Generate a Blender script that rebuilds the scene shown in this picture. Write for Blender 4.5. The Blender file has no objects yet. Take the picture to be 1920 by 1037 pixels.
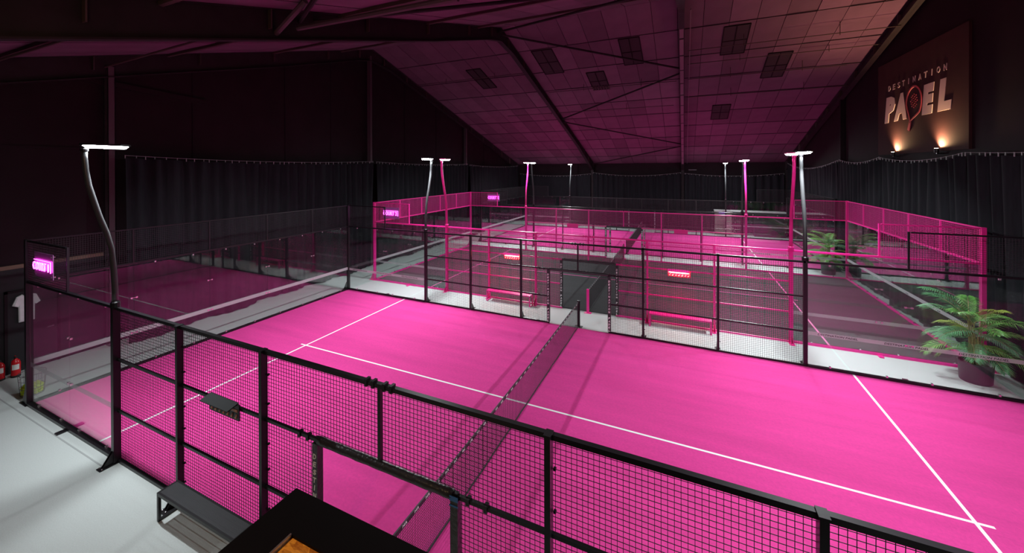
import bpy, math, random
from mathutils import Vector, Matrix
random.seed(7)
C = bpy.context.scene
COL = C.collection

# ------------------------------------------------------------------ camera, world, exposure
cd = bpy.data.cameras.new('camera')
cam = bpy.data.objects.new('camera', cd); COL.objects.link(cam)
R_, U_, F_ = (0.89146177, 0.45308382, -0.00331176), (0.00132071, 0.00471074, 0.99998803), (-0.453094, 0.89145547, -0.00360106)
cam.matrix_world = Matrix(((R_[0], U_[0], -F_[0], 13.12184), (R_[1], U_[1], -F_[1], -3.80297), (R_[2], U_[2], -F_[2], 5.24904), (0, 0, 0, 1)))
cd.sensor_width = 36.0; cd.sensor_fit = 'HORIZONTAL'; cd.lens = 36 * 779.66 / 1920
cd.shift_x = 74.49 / 1920; cd.shift_y = -197.78 / 1920
cd.clip_start = .05; cd.clip_end = 200
C.camera = cam
wd = bpy.data.worlds.new('world'); C.world = wd; wd.use_nodes = True
wd.node_tree.nodes['Background'].inputs[0].default_value = (0.0, 0.0, 0.0, 1)
wd.node_tree.nodes['Background'].inputs[1].default_value = 0.0
C.view_settings.view_transform = 'Standard'; C.view_settings.look = 'None'
C.view_settings.exposure = 0.0; C.view_settings.gamma = 1.0; C.view_settings.use_curve_mapping = False
try:
    C.cycles.transparent_max_bounces = 48; C.cycles.max_bounces = 10; C.cycles.glossy_bounces = 5
    C.cycles.sample_clamp_indirect = 6.0; C.cycles.caustics_reflective = False; C.cycles.caustics_refractive = False
except Exception:
    pass
LAMP = 92.0      # radiance of the court floodlights' diffusers
BEAM_W = 258.0    # each floodlight's beam, thrown inward over its court
SPOT_W = 600.0     # the two warm uplights under the big sign
PEND_W = 210.0     # warm pendant above the viewing deck
ZS = 0.925        # court heights: 3 m rail stands at 3*ZS and so on

# ------------------------------------------------------------------ materials
def mat(name, col, rough=.5, metal=0., emit=None, estr=0., noise=None, bump=None, spec=None, obj_var=0.):
    """noise = (scale, amount, detail[, stretch xyz]) varies the colour; bump = (scale, strength)."""
    m = bpy.data.materials.new(name); m.use_nodes = True
    nt = m.node_tree; b = nt.nodes['Principled BSDF']
    b.inputs['Base Color'].default_value = (*col, 1); b.inputs['Roughness'].default_value = rough; b.inputs['Metallic'].default_value = metal
    if spec is not None: b.inputs['Specular IOR Level'].default_value = spec
    if emit:
        b.inputs['Emission Color'].default_value = (*emit, 1); b.inputs['Emission Strength'].default_value = estr
    src = None
    if noise or bump:
        tc = nt.nodes.new('ShaderNodeTexCoord')
    if noise:
        mp = nt.nodes.new('ShaderNodeMapping'); nt.links.new(tc.outputs['Object'], mp.inputs[0])
        if len(noise) > 3: mp.inputs['Scale'].default_value = noise[3]
        n = nt.nodes.new('ShaderNodeTexNoise'); n.inputs['Scale'].default_value = noise[0]; n.inputs['Detail'].default_value = noise[2]
        nt.links.new(mp.outputs[0], n.inputs['Vector'])
        mr = nt.nodes.new('ShaderNodeMapRange'); mr.inputs['From Min'].default_value = .25; mr.inputs['From Max'].default_value = .75
        mr.inputs['To Min'].default_value = 1 - noise[1]; mr.inputs['To Max'].default_value = 1 + noise[1]
        nt.links.new(n.outputs['Fac'], mr.inputs['Value']); src = mr.outputs[0]
    if obj_var:
        oi = nt.nodes.new('ShaderNodeObjectInfo')
        mr2 = nt.nodes.new('ShaderNodeMapRange'); mr2.inputs['To Min'].default_value = 1 - obj_var; mr2.inputs['To Max'].default_value = 1 + obj_var
        nt.links.new(oi.outputs['Random'], mr2.inputs['Value'])
        if src is None: src = mr2.outputs[0]
        else:
            mu = nt.nodes.new('ShaderNodeMath'); mu.operation = 'MULTIPLY'
            nt.links.new(src, mu.inputs[0]); nt.links.new(mr2.outputs[0], mu.inputs[1]); src = mu.outputs[0]
    if src is not None:
        vm = nt.nodes.new('ShaderNodeVectorMath'); vm.operation = 'SCALE'; vm.inputs[0].default_value = col
        nt.links.new(src, vm.inputs['Scale']); nt.links.new(vm.outputs[0], b.inputs['Base Color'])
    if bump:
        n2 = nt.nodes.new('ShaderNodeTexNoise'); n2.inputs['Scale'].default_value = bump[0]; n2.inputs['Detail'].default_value = 3
        nt.links.new(tc.outputs['Object'], n2.inputs['Vector'])
        bp = nt.nodes.new('ShaderNodeBump'); bp.inputs['Strength'].default_value = bump[1]; bp.inputs['Distance'].default_value = .02
        nt.links.new(n2.outputs['Fac'], bp.inputs['Height']); nt.links.new(bp.outputs[0], b.inputs['Normal'])
    return m

def turf_mat(name, col, streak=.10):
    """short artificial grass: fine blade grain, broad brushed streaks and sand-filled patches"""
    m = mat(name, col, .9, bump=(420, .5), spec=.15)
    nt = m.node_tree; b = nt.nodes['Principled BSDF']
    tc = nt.nodes.new('ShaderNodeTexCoord')
    acc = None
    for sc, st, amt, det in ((260, (1, 1, 1), .16, 2), (1.1, (.25, 2.2, 1), streak, 4), (22, (1, 1, 1), .06, 3)):
        mp = nt.nodes.new('ShaderNodeMapping'); mp.inputs['Scale'].default_value = st; nt.links.new(tc.outputs['Object'], mp.inputs[0])
        n = nt.nodes.new('ShaderNodeTexNoise'); n.inputs['Scale'].default_value = sc; n.inputs['Detail'].default_value = det
        nt.links.new(mp.outputs[0], n.inputs['Vector'])
        mr = nt.nodes.new('ShaderNodeMapRange'); mr.inputs['From Min'].default_value = .25; mr.inputs['From Max'].default_value = .75
        mr.inputs['To Min'].default_value = 1 - amt; mr.inputs['To Max'].default_value = 1 + amt
        nt.links.new(n.outputs['Fac'], mr.inputs['Value'])
        if acc is None: acc = mr.outputs[0]
        else:
            mu = nt.nodes.new('ShaderNodeMath'); mu.operation = 'MULTIPLY'; nt.links.new(acc, mu.inputs[0]); nt.links.new(mr.outputs[0], mu.inputs[1]); acc = mu.outputs[0]
    vm = nt.nodes.new('ShaderNodeVectorMath'); vm.operation = 'SCALE'; vm.inputs[0].default_value = col
    nt.links.new(acc, vm.inputs['Scale']); nt.links.new(vm.outputs[0], b.inputs['Base Color'])
    return m

def glass_mat(name, tint):
    m = bpy.data.materials.new(name); m.use_nodes = True; nt = m.node_tree; nt.nodes.clear()
    out = nt.nodes.new('ShaderNodeOutputMaterial'); mix = nt.nodes.new('ShaderNodeMixShader')
    tr = nt.nodes.new('ShaderNodeBsdfTransparent'); tr.inputs[0].default_value = (*tint, 1)
    gl = nt.nodes.new('ShaderNodeBsdfGlossy'); gl.inputs['Roughness'].default_value = 0.0; gl.inputs[0].default_value = (1, 1, 1, 1)
    fr = nt.nodes.new('ShaderNodeFresnel'); geo = nt.nodes.new('ShaderNodeNewGeometry')
    mr = nt.nodes.new('ShaderNodeMapRange'); mr.inputs['To Min'].default_value = 1.52; mr.inputs['To Max'].default_value = 1 / 1.52
    nt.links.new(geo.outputs['Backfacing'], mr.inputs['Value']); nt.links.new(mr.outputs[0], fr.inputs['IOR'])
    nt.links.new(fr.outputs[0], mix.inputs[0]); nt.links.new(tr.outputs[0], mix.inputs[1]); nt.links.new(gl.outputs[0], mix.inputs[2])
    nt.links.new(mix.outputs[0], out.inputs[0])
    return m

def frost_mat(name, col, alpha):
    m = bpy.data.materials.new(name); m.use_nodes = True; nt = m.node_tree; nt.nodes.clear()
    out = nt.nodes.new('ShaderNodeOutputMaterial'); mix = nt.nodes.new('ShaderNodeMixShader'); mix.inputs[0].default_value = alpha
    tr = nt.nodes.new('ShaderNodeBsdfTransparent'); di = nt.nodes.new('ShaderNodeBsdfDiffuse'); di.inputs[0].default_value = (*col, 1)
    nt.links.new(tr.outputs[0], mix.inputs[1]); nt.links.new(di.outputs[0], mix.inputs[2]); nt.links.new(mix.outputs[0], out.inputs[0])
    return m

def osb_mat():
    m = mat('chipboard', (.6, .26, .03), .6)
    nt = m.node_tree; b = nt.nodes['Principled BSDF']
    tc = nt.nodes.new('ShaderNodeTexCoord'); mp = nt.nodes.new('ShaderNodeMapping'); mp.inputs['Scale'].default_value = (9, 22, 9)
    nt.links.new(tc.outputs['Object'], mp.inputs[0])
    v = nt.nodes.new('ShaderNodeTexVoronoi'); v.inputs['Scale'].default_value = 2.2; nt.links.new(mp.outputs[0], v.inputs['Vector'])
    n = nt.nodes.new('ShaderNodeTexNoise'); n.inputs['Scale'].default_value = 5; n.inputs['Detail'].default_value = 6; nt.links.new(mp.outputs[0], n.inputs['Vector'])
    mx = nt.nodes.new('ShaderNodeMix'); mx.data_type = 'FLOAT'; mx.inputs[0].default_value = .6
    sp = nt.nodes.new('ShaderNodeSeparateColor'); nt.links.new(v.outputs['Color'], sp.inputs[0])
    nt.links.new(sp.outputs[0], mx.inputs[2]); nt.links.new(n.outputs['Fac'], mx.inputs[3])
    cr = nt.nodes.new('ShaderNodeValToRGB')
    cr.color_ramp.elements[0].position = .3; cr.color_ramp.elements[0].color = (.45, .15, .012, 1)
    cr.color_ramp.elements[1].position = .62; cr.color_ramp.elements[1].color = (.86, .40, .05, 1)
    nt.links.new(mx.outputs[0], cr.inputs[0]); nt.links.new(cr.outputs[0], b.inputs['Base Color'])
    return m

M = {}
M['floor'] = mat('pale_grey_carpet', (.52, .56, .555), .92, noise=(60, .07, 6), bump=(300, .35), spec=.2)
M['wall'] = mat('black_painted_wall', (.020, .0105, .0145), .8, spec=.12, noise=(1.3, .15, 4))
M['walldk'] = mat('charcoal_panel', (.022, .021, .025), .6, spec=.2)
M['trimb'] = mat('brown_wood_trim', (.16, .10, .07), .6)
M['roofback'] = mat('roof_backing', (.020, .012, .016), .9, spec=.1)
M['panel'] = mat('roof_panel', (.175, .088, .14), .8, spec=.15, noise=(1.2, .12, 5), obj_var=.20)
M['skyl'] = mat('blackened_rooflight', (.045, .030, .036), .6, spec=.1)
M['steel'] = mat('dark_painted_steel', (.026, .017, .021), .6, spec=.2, noise=(3, .2, 3))
M['steellt'] = mat('grey_purlin_steel', (.085, .055, .055), .6, spec=.2)
M['plate'] = mat('pale_flange_plate', (.24, .13, .19), .7, spec=.2)
M['column'] = mat('mauve_grey_column', (.10, .066, .082), .6, spec=.2)
M['black'] = mat('black_powder_coat', (.0085, .0065, .009), .34, spec=.45)
M['pole'] = mat('black_satin_pole', (.042, .043, .046), .34)
M['polep'] = mat('pink_satin_pole', (.78, .020, .25), .34)
M['pink'] = mat('pink_powder_coat', (.88, .022, .30), .33)
M['wireb'] = mat('black_wire', (.020, .012, .018), .5)
M['wirep'] = mat('pink_wire', (.90, .035, .34), .45)
M['glass'] = glass_mat('clear_glass', (.955, .975, .968))
M['frost'] = frost_mat('frosted_film', (.75, .72, .76), .34)
M['frostink'] = frost_mat('film_lettering', (.10, .06, .09), .55)
M['clamp'] = mat('steel_clamp', (.75, .74, .76), .25, .9)
M['turfp'] = turf_mat('pink_turf', (.84, .062, .35))
M['turfk'] = turf_mat('charcoal_turf', (.055, .056, .058))
M['white'] = mat('white_line', (.92, .92, .94), .8)
M['pinkline'] = mat('pink_line', (.80, .10, .38), .8)
M['net'] = mat('black_netting', (.020, .015, .020), .7)
M['band'] = mat('black_net_band', (.022, .020, .026), .55)
M['ink'] = mat('white_lettering', (.92, .92, .94), .6)
M['pad'] = mat('black_vinyl_padding', (.030, .030, .034), .35, bump=(18, .6))
M['tie'] = mat('blue_tape', (.03, .16, .45), .4)
M['curt'] = mat('black_stage_curtain', (.0155, .0160, .0195), .9, spec=.1, noise=(14, .2, 3, (1, 1, .1)))
M['hook'] = mat('pale_curtain_hook', (.34, .32, .34), .5)
M['led'] = mat('floodlight_diffuser', (.9, .9, .9), .4, emit=(.90, .98, 1.0), estr=LAMP)
M['neon'] = mat('neon_tube', (.9, .4, .8), .4, emit=(1.0, .062, .80), estr=8.5)
M['acryl'] = mat('dark_acrylic', (.30, .10, .28), .3)
M['sbred'] = mat('red_pink_board', (.80, .03, .12), .45)
M['sbled'] = mat('scoreboard_light_strip', (.9, .5, .4), .4, emit=(1.0, .32, .24), estr=150)
M['sbdim'] = mat('scoreboard_dim_strip', (.9, .6, .4), .4, emit=(1.0, .42, .16), estr=3)
M['sbpeg'] = mat('pale_pink_peg', (.92, .78, .75), .5)
M['copper'] = mat('copper_peg', (.62, .26, .17), .45)
M['hood'] = mat('grey_hood', (.010, .012, .014), .7, spec=.25)
M['perf'] = mat('perforated_bench_steel', (.075, .075, .082), .35, .4)
M['board'] = mat('maroon_sign_panel', (.058, .026, .027), .8, spec=.1, noise=(2, .08, 3))
M['signink'] = mat('pale_sign_lettering', (.60, .46, .44), .6)
M['signred'] = mat('red_racket_mark', (.42, .05, .075), .6)
M['warm'] = mat('warm_lamp', (.9, .8, .6), .4, emit=(1.0, .62, .28), estr=60)
M['leafa'] = mat('palm_leaf', (.13, .38, .07), .42, noise=(6, .35, 3))
M['leafb'] = mat('dark_palm_leaf', (.075, .26, .10), .40, noise=(6, .3, 3))
M['leafc'] = mat('yellow_green_palm_leaf', (.27, .38, .05), .45, noise=(6, .3, 3))
M['stem'] = mat('palm_stem', (.26, .26, .09), .55, noise=(20, .3, 3))
M['pot'] = mat('dark_planter', (.045, .035, .045), .5)
M['soil'] = mat('soil', (.05, .035, .025), .95, bump=(60, 1))
M['red'] = mat('extinguisher_red', (.58, .012, .02), .25)
M['label'] = mat('white_label', (.75, .74, .74), .6)
M['rubber'] = mat('black_rubber', (.015, .015, .017), .55)
M['shirt'] = mat('white_cotton', (.72, .75, .78), .9, noise=(14, .06, 3))
M['ball'] = mat('tennis_ball_felt', (.70, .95, .03), .95, bump=(300, .6))
M['chrome'] = mat('zinc_wire', (.16, .16, .17), .35, .5)
M['ledge'] = mat('black_ledge', (.003, .002, .003), .6, spec=.08)
M['osb'] = osb_mat()
M['alu'] = mat('aluminium_bead', (.45, .45, .46), .3, .8)
M['tan'] = mat('grey_brown_cabinet', (.20, .16, .15), .6)
M['cabtop'] = mat('pale_cabinet_top', (.55, .58, .58), .5)
M['violet'] = mat('violet_light_bar', (.3, .1, .7), .4, emit=(.35, .08, 1.0), estr=5)

# ------------------------------------------------------------------ mesh builder
class MB:
    def __init__(s): s.v = []; s.f = []; s.smooth = False
    def box(s, x0, x1, y0, y1, z0, z1):
        n = len(s.v)
        s.v += [(x0, y0, z0), (x1, y0, z0), (x1, y1, z0), (x0, y1, z0), (x0, y0, z1), (x1, y0, z1), (x1, y1, z1), (x0, y1, z1)]
        s.f += [(n, n+3, n+2, n+1), (n+4, n+5, n+6, n+7), (n, n+1, n+5, n+4), (n+1, n+2, n+6, n+5), (n+2, n+3, n+7, n+6), (n+3, n, n+4, n+7)]
        return s
    def bar(s, a, b, w, h=None, up=(0, 0, 1)):
        h = h or w; a = Vector(a); b = Vector(b); d = (b - a).normalized(); u = Vector(up)
        if abs(d.dot(u)) > .95: u = Vector((1, 0, 0))
        r = d.cross(u).normalized(); u = r.cross(d).normalized(); n = len(s.v)
        for p in (a, b):
            for i, j in ((-1, -1), (1, -1), (1, 1), (-1, 1)): s.v.append(tuple(p + r * (i * w / 2) + u * (j * h / 2)))
        s.f += [(n, n+1, n+2, n+3), (n+4, n+7, n+6, n+5)] + [(n+k, n+4+k, n+4+(k+1) % 4, n+(k+1) % 4) for k in range(4)]
        return s
    def tube(s, pts, r, seg=8, cap=True):
        pts = [Vector(p) for p in pts]; rs = r if isinstance(r, (list, tuple)) else [r] * len(pts); n = len(s.v)
        prev = None
        for i, p in enumerate(pts):
            d = (pts[min(i+1, len(pts)-1)] - pts[max(i-1, 0)]).normalized()
            u = prev if prev is not None else (Vector((0, 0, 1)) if abs(d.z) < .9 else Vector((1, 0, 0)))
            x = d.cross(u).normalized(); y = x.cross(d).normalized(); prev = y
            for k in range(seg):
                a = 2 * math.pi * k / seg; s.v.append(tuple(p + x * (math.cos(a) * rs[i]) + y * (math.sin(a) * rs[i])))
        for i in range(len(pts) - 1):
            for k in range(seg):
                s.f.append((n+i*seg+k, n+i*seg+(k+1) % seg, n+(i+1)*seg+(k+1) % seg, n+(i+1)*seg+k))
        if cap:
            s.f.append(tuple(n+k for k in reversed(range(seg)))); s.f.append(tuple(n+(len(pts)-1)*seg+k for k in range(seg)))
        return s
    def lathe(s, prof, cx, cy, cz, seg=16):
        n = len(s.v)
        for r, z in prof:
            for k in range(seg):
                a = 2 * math.pi * k / seg; s.v.append((cx + r*math.cos(a), cy + r*math.sin(a), cz + z))
        for i in range(len(prof) - 1):
            for k in range(seg): s.f.append((n+i*seg+k, n+i*seg+(k+1) % seg, n+(i+1)*seg+(k+1) % seg, n+(i+1)*seg+k))
        s.f.append(tuple(n+k for k in reversed(range(seg)))); s.f.append(tuple(n+(len(prof)-1)*seg+k for k in range(seg)))
        return s
    def prism(s, poly, fn, t0, t1):
        """poly: 2-d outline; fn(u, v, t) -> point"""
        n = len(s.v); k = len(poly)
        s.v += [fn(u, v, t0) for u, v in poly] + [fn(u, v, t1) for u, v in poly]
        s.f += [tuple(range(n, n+k))[::-1], tuple(range(n+k, n+2*k))] + [(n+i, n+(i+1) % k, n+k+(i+1) % k, n+k+i) for i in range(k)]
        return s
    def raw(s, vs, fs):
        n = len(s.v); s.v += [tuple(v) for v in vs]; s.f += [tuple(n+i for i in f) for f in fs]; return s
    def build(s, name, m, parent=None, smooth=False):
        off = ORG.get(parent.name, Vector((0, 0, 0))) if parent is not None else Vector((0, 0, 0))
        me = bpy.data.meshes.new(name)
        me.from_pydata([(v[0]-off[0], v[1]-off[1], v[2]-off[2]) for v in s.v], [], s.f); me.update()
        me.materials.append(m)
        if smooth or s.smooth:
            me.polygons.foreach_set('use_smooth', [True] * len(me.polygons))
        o = bpy.data.objects.new(name, me); COL.objects.link(o)
        if parent is not None: o.parent = parent; ORG[o.name] = off
        return o
ORG = {}

def tag(o, label=None, cat=None, group=None, kind=None):
    if label: o['label'] = label
    if cat: o['category'] = cat
    if group: o['group'] = group
    if kind: o['kind'] = kind
    return o
def thing(name, label, cat, loc=(0, 0, 0), group=None, kind=None):
    o = bpy.data.objects.new(name, None); COL.objects.link(o); o.location = loc; o.empty_display_size = .1
    ORG[o.name] = Vector(loc)
    return tag(o, label, cat, group, kind)
def single(mb, name, m, label, cat, loc=(0, 0, 0), group=None, smooth=False):
    """one-mesh thing whose origin lies at loc"""
    me = bpy.data.meshes.new(name); me.from_pydata([(v[0]-loc[0], v[1]-loc[1], v[2]-loc[2]) for v in mb.v], [], mb.f); me.update(); me.materials.append(m)
    if smooth: me.polygons.foreach_set('use_smooth', [True] * len(me.polygons))
    o = bpy.data.objects.new(name, me); COL.objects.link(o); o.location = loc; ORG[o.name] = Vector(loc)
    return tag(o, label, cat, group)
def copy_tree(o, parent=None):
    c = o.copy(); COL.objects.link(c)
    if parent is not None: c.parent = parent
    for ch in list(o.children): copy_tree(ch, c)
    return c

# text as geometry: unit = cap height 1
_txt = {}
def text_geo(body, bold=0., shear=0., spacing=1.):
    key = (body, bold, shear, spacing)
    if key not in _txt:
        cu = bpy.data.curves.new('lettering_outline', 'FONT'); cu.body = body; cu.size = 1.0; cu.offset = bold; cu.shear = shear; cu.space_character = spacing
        cu.resolution_u = 2; cu.extrude = .02
        ob = bpy.data.objects.new('lettering_outline', cu); COL.objects.link(ob)
        dg = bpy.context.evaluated_depsgraph_get()
        me = bpy.data.meshes.new_from_object(ob.evaluated_get(dg))
        vs = [tuple(v.co) for v in me.vertices]; fs = [tuple(p.vertices) for p in me.polygons]
        bpy.data.objects.remove(ob); bpy.data.meshes.remove(me); bpy.data.curves.remove(cu)
        x0 = min(v[0] for v in vs); x1 = max(v[0] for v in vs); y0 = min(v[1] for v in vs); y1 = max(v[1] for v in vs)
        _txt[key] = ([(v[0]-x0, v[1]-y0, v[2]) for v in vs], fs, x1-x0, y1-y0)
    return _txt[key]
def put_text(mb, body, org, xd, yd, w, h, bold=0., shear=0., spacing=1., depth=.004):
    """fit the text into w x h with lower-left corner org; xd, yd unit directions; it stands proud by depth along xd x yd"""
    vs, fs, tw, th = text_geo(body, bold, shear, spacing)
    org = Vector(org); xd = Vector(xd); yd = Vector(yd); nd = xd.cross(yd)
    mb.raw([org + xd*(v[0]*w/tw) + yd*(v[1]*h/th) + nd*((v[2]+.02)/.04*depth) for v in vs], fs)
    return mb

# ------------------------------------------------------------------ the hall
XL, XR, YB, YF = -2.45, 20.58, 36.9, -8.6
RIDGE, ZR, SL = 14.2, 11.9, .27
def rz(y): return ZR - SL * abs(y - RIDGE)
def struct(o, label=None): return tag(o, label, None, None, 'structure')

struct(MB().box(XL-.3, XR+.3, YF-.3, YB+.3, -.3, 0).build('floor', M['floor']), 'pale grey carpeted hall floor around the courts')
fl = bpy.data.objects['floor']
MB().box(XL, 3.97, -.235, -.21, .0005, .003).build('carpet_seam', mat('carpet_seam_shade', (.33, .35, .35), .95), fl)
def gable(x0, x1, name, label):
    poly = [(YF-.3, 0), (YB+.3, 0), (YB+.3, rz(YB)), (RIDGE, ZR+.02), (YF-.3, rz(YF))]
    return struct(MB().prism(poly, lambda u, v, t: (t, u, v), x0, x1).build(name, M['wall']), label)
wl = gable(XL-.3, XL, 'wall_left', 'black left gable wall of the hall')
wr = gable(XR, XR+.3, 'wall_right', 'black right gable wall carrying the big sign')
wb = struct(MB().box(XL, XR, YB, YB+.3, 0, rz(YB)).build('wall_back', M['wall']), 'black far side wall behind the last court')
struct(MB().box(XL, XR, YF-.3, YF, 0, rz(YF)).build('wall_front', M['wall']), 'black wall behind the viewing deck')
# seams of the black cladding on the left gable
for i, y in enumerate((-3.0, 4.9, 8.75, 11.4, 17.5, 21.2, 29.0)):
    MB().box(XL, XL+.02, y-.03, y+.03, 2.9, min(rz(y)-.2, 11)).build('cladding_batten', M['roofback'], wl)
MB().bar((XL+.04, -1, 8.1), (XL+.04, 5.3, 7.72), .1, .16).build('wall_rail', M['wall'], wl)
struct(MB().box(XL, XL+.05, YF, 2.3, 2.70, 2.80).build('trim_1', M['trimb']), 'brown wooden rail along the left wall')
struct(MB().box(XL, XL+.04, YF, 2.3, 5.86, 5.92).build('trim_2', M['roofback']), 'dark ledge line high on the left wall')
struct(MB().box(XL, XL+.025, YF, 2.3, 0, 2.70).build('trim_3', M['walldk']), 'charcoal panelling on the lower left wall')
d1 = struct(MB().box(XL+.025, XL+.06, .30, 1.25, .01, 2.08).build('door_1', M['walldk']), 'charcoal flush door in the left wall')
fb = MB(); fb.box(XL+.02, XL+.075, .24, .30, 0, 2.14).box(XL+.02, XL+.075, 1.25, 1.31, 0, 2.14).box(XL+.02, XL+.075, .24, 1.31, 2.08, 2.14)
fb.build('door_frame', M['roofback'], d1)
MB().tube([(XL+.06, 1.16, 1.0), (XL+.11, 1.16, 1.0), (XL+.11, 1.04, 1.0)], .012).build('door_handle', M['chrome'], d1)

# roof: backing slabs, then the panels as pieces
ce = MB()
for sgn, ye in ((1, YB+.3), (-1, YF-.3)):
    p = [(RIDGE, ZR+.06), (ye, rz(ye)+.06), (ye, rz(ye)+.3), (RIDGE, ZR+.3)]
    ce.prism(p, lambda u, v, t: (t, u, v), XL-.3, XR+.3)
ceil = struct(ce.build('ceiling', M['roofback']), 'pitched hall roof of painted panels')
ang = math.atan(SL)
NR = 10; dy = (YB - RIDGE) / NR; NXP = 24; px = (XR - XL) / NXP; x0p = XL
pm = MB().box(-px/2+.010, px/2-.010, -dy/2/math.cos(ang)+.002, dy/2/math.cos(ang)-.002, 0, .05)
pm.f = pm.f
pme = bpy.data.meshes.new('roof_panel'); pme.from_pydata(pm.v, [], pm.f); pme.update(); pme.materials.append(M['panel'])
for j in range(NR):
    for i in range(NXP):
        y = RIDGE + dy*(j+.5)
        o = bpy.data.objects.new('roof_panel', pme); COL.objects.link(o); o.parent = ceil
        o.location = (XL + px*(i+.5), y, rz(y) + random.uniform(-.012, .012)); o.rotation_euler = (-ang, 0, 0)
# near slope: full-length panels
ln = (RIDGE - YF) / math.cos(ang)
pm2 = MB().box(-px/2+.012, px/2-.012, -ln/2, ln/2, 0, .05)
pme2 = bpy.data.meshes.new('long_roof_panel'); pme2.from_pydata(pm2.v, [], pm2.f); pme2.update(); pme2.materials.append(M['panel'])
for i in range(NXP):
    y = (RIDGE + YF) / 2
    o = bpy.data.objects.new('long_roof_panel', pme2); COL.objects.link(o); o.parent = ceil
    o.location = (XL + px*(i+.5), y, rz(y) + random.uniform(-.012, .012)); o.rotation_euler = (ang, 0, 0)
# rooflights: two dark panes in a frame
for (xa, xb, ya, yb) in ((6.2, 7.25, 16.5, 18.95), (10.42, 11.32, 16.5, 18.9), (8.38, 9.3, 19.3, 21.4), (14.66, 15.6, 16.65, 18.95), (16.6, 17.5, 19.3, 21.7), (14.68, 15.6, 24.8, 27.0), (1.9, 2.8, 17.5, 19.9)):
    fr = MB(); xm = (xa+xb)/2; ym = (ya+yb)/2
    def P(x, y, d): return (x, y, rz(y) - d)
    for (a, b) in (((xa, ya), (xb, ya)), ((xa, yb), (xb, yb)), ((xa, ya), (xa, yb)), ((xb, ya), (xb, yb)), ((xm, ya), (xm, yb)), ((xa, ym), (xb, ym))):
        fr.bar(P(*a, .02), P(*b, .02), .04, .05)
    s = fr.build('rooflight', M['roofback'], ceil)
    for (u0, u1) in ((xa, xm), (xm, xb)):
        for (w0, w1) in ((ya, ym), (ym, yb)):
            g = MB().prism([(w0+.02, rz(w0)-.012), (w1-.02, rz(w1)-.012), (w1-.02, rz(w1)-.022), (w0+.02, rz(w0)-.022)], lambda u, v, t: (t, u, v), u0+.02, u1-.02)
            g.build('pane', M['skyl'], s)
# slatted vent under the third rooflight
vb = MB()
for k in range(7): vb.bar((8.4+k*.15, 20.9, rz(20.9)-.06), (8.4+k*.15, 21.4, rz(21.4)-.06), .05, .06)
vb.build('roof_vent', M['steellt'], ceil)
# purlins and pipes across the bays
for y in (16.4, 18.75, 21.0, 23.3, 25.6, 27.9, 30.1, 32.4, 34.6):
    MB().box(XL, XR, y-.014, y+.014, rz(y)-.03, rz(y)-.005).build('purlin', M['steel'], ceil)
for y in (11.9, 8.0, 4.0, 0.0, -4.0):
    MB().box(XL, XR, y-.04, y+.04, rz(y)-.10, rz(y)-.005).build('purlin', M['steellt'], ceil)
for (xa, xb, y, drop) in ((13.3, 20.4, 17.4, .45), (13.3, 19.6, 20.3, .4), (5.9, 12.8, 20.6, .3), (13.3, 20.3, 22.6, .35), (2.0, 12.6, 23.7, .3), (13.3, 20.5, 19.1, .22), (-2, 5.2, 18.2, .2)):
    MB().tube([(xa, y, rz(y)-drop), (xb, y, rz(y)-drop)], .018, 6).build('conduit', M['steellt'], ceil)
    for t in (.3, .75):
        x = xa + (xb-xa)*t
        MB().bar((x, y, rz(y)), (x, y, rz(y)-drop-.08), .02).build('hanger', M['steellt'], ceil)
for (xa, xb, y, z) in ((13.5, 14.1, 36.3, 5.16),):
    MB().tube([(xa, y, z), (xb, y, z)], .025, 6).build('conduit', M['hook'], ceil)

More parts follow.
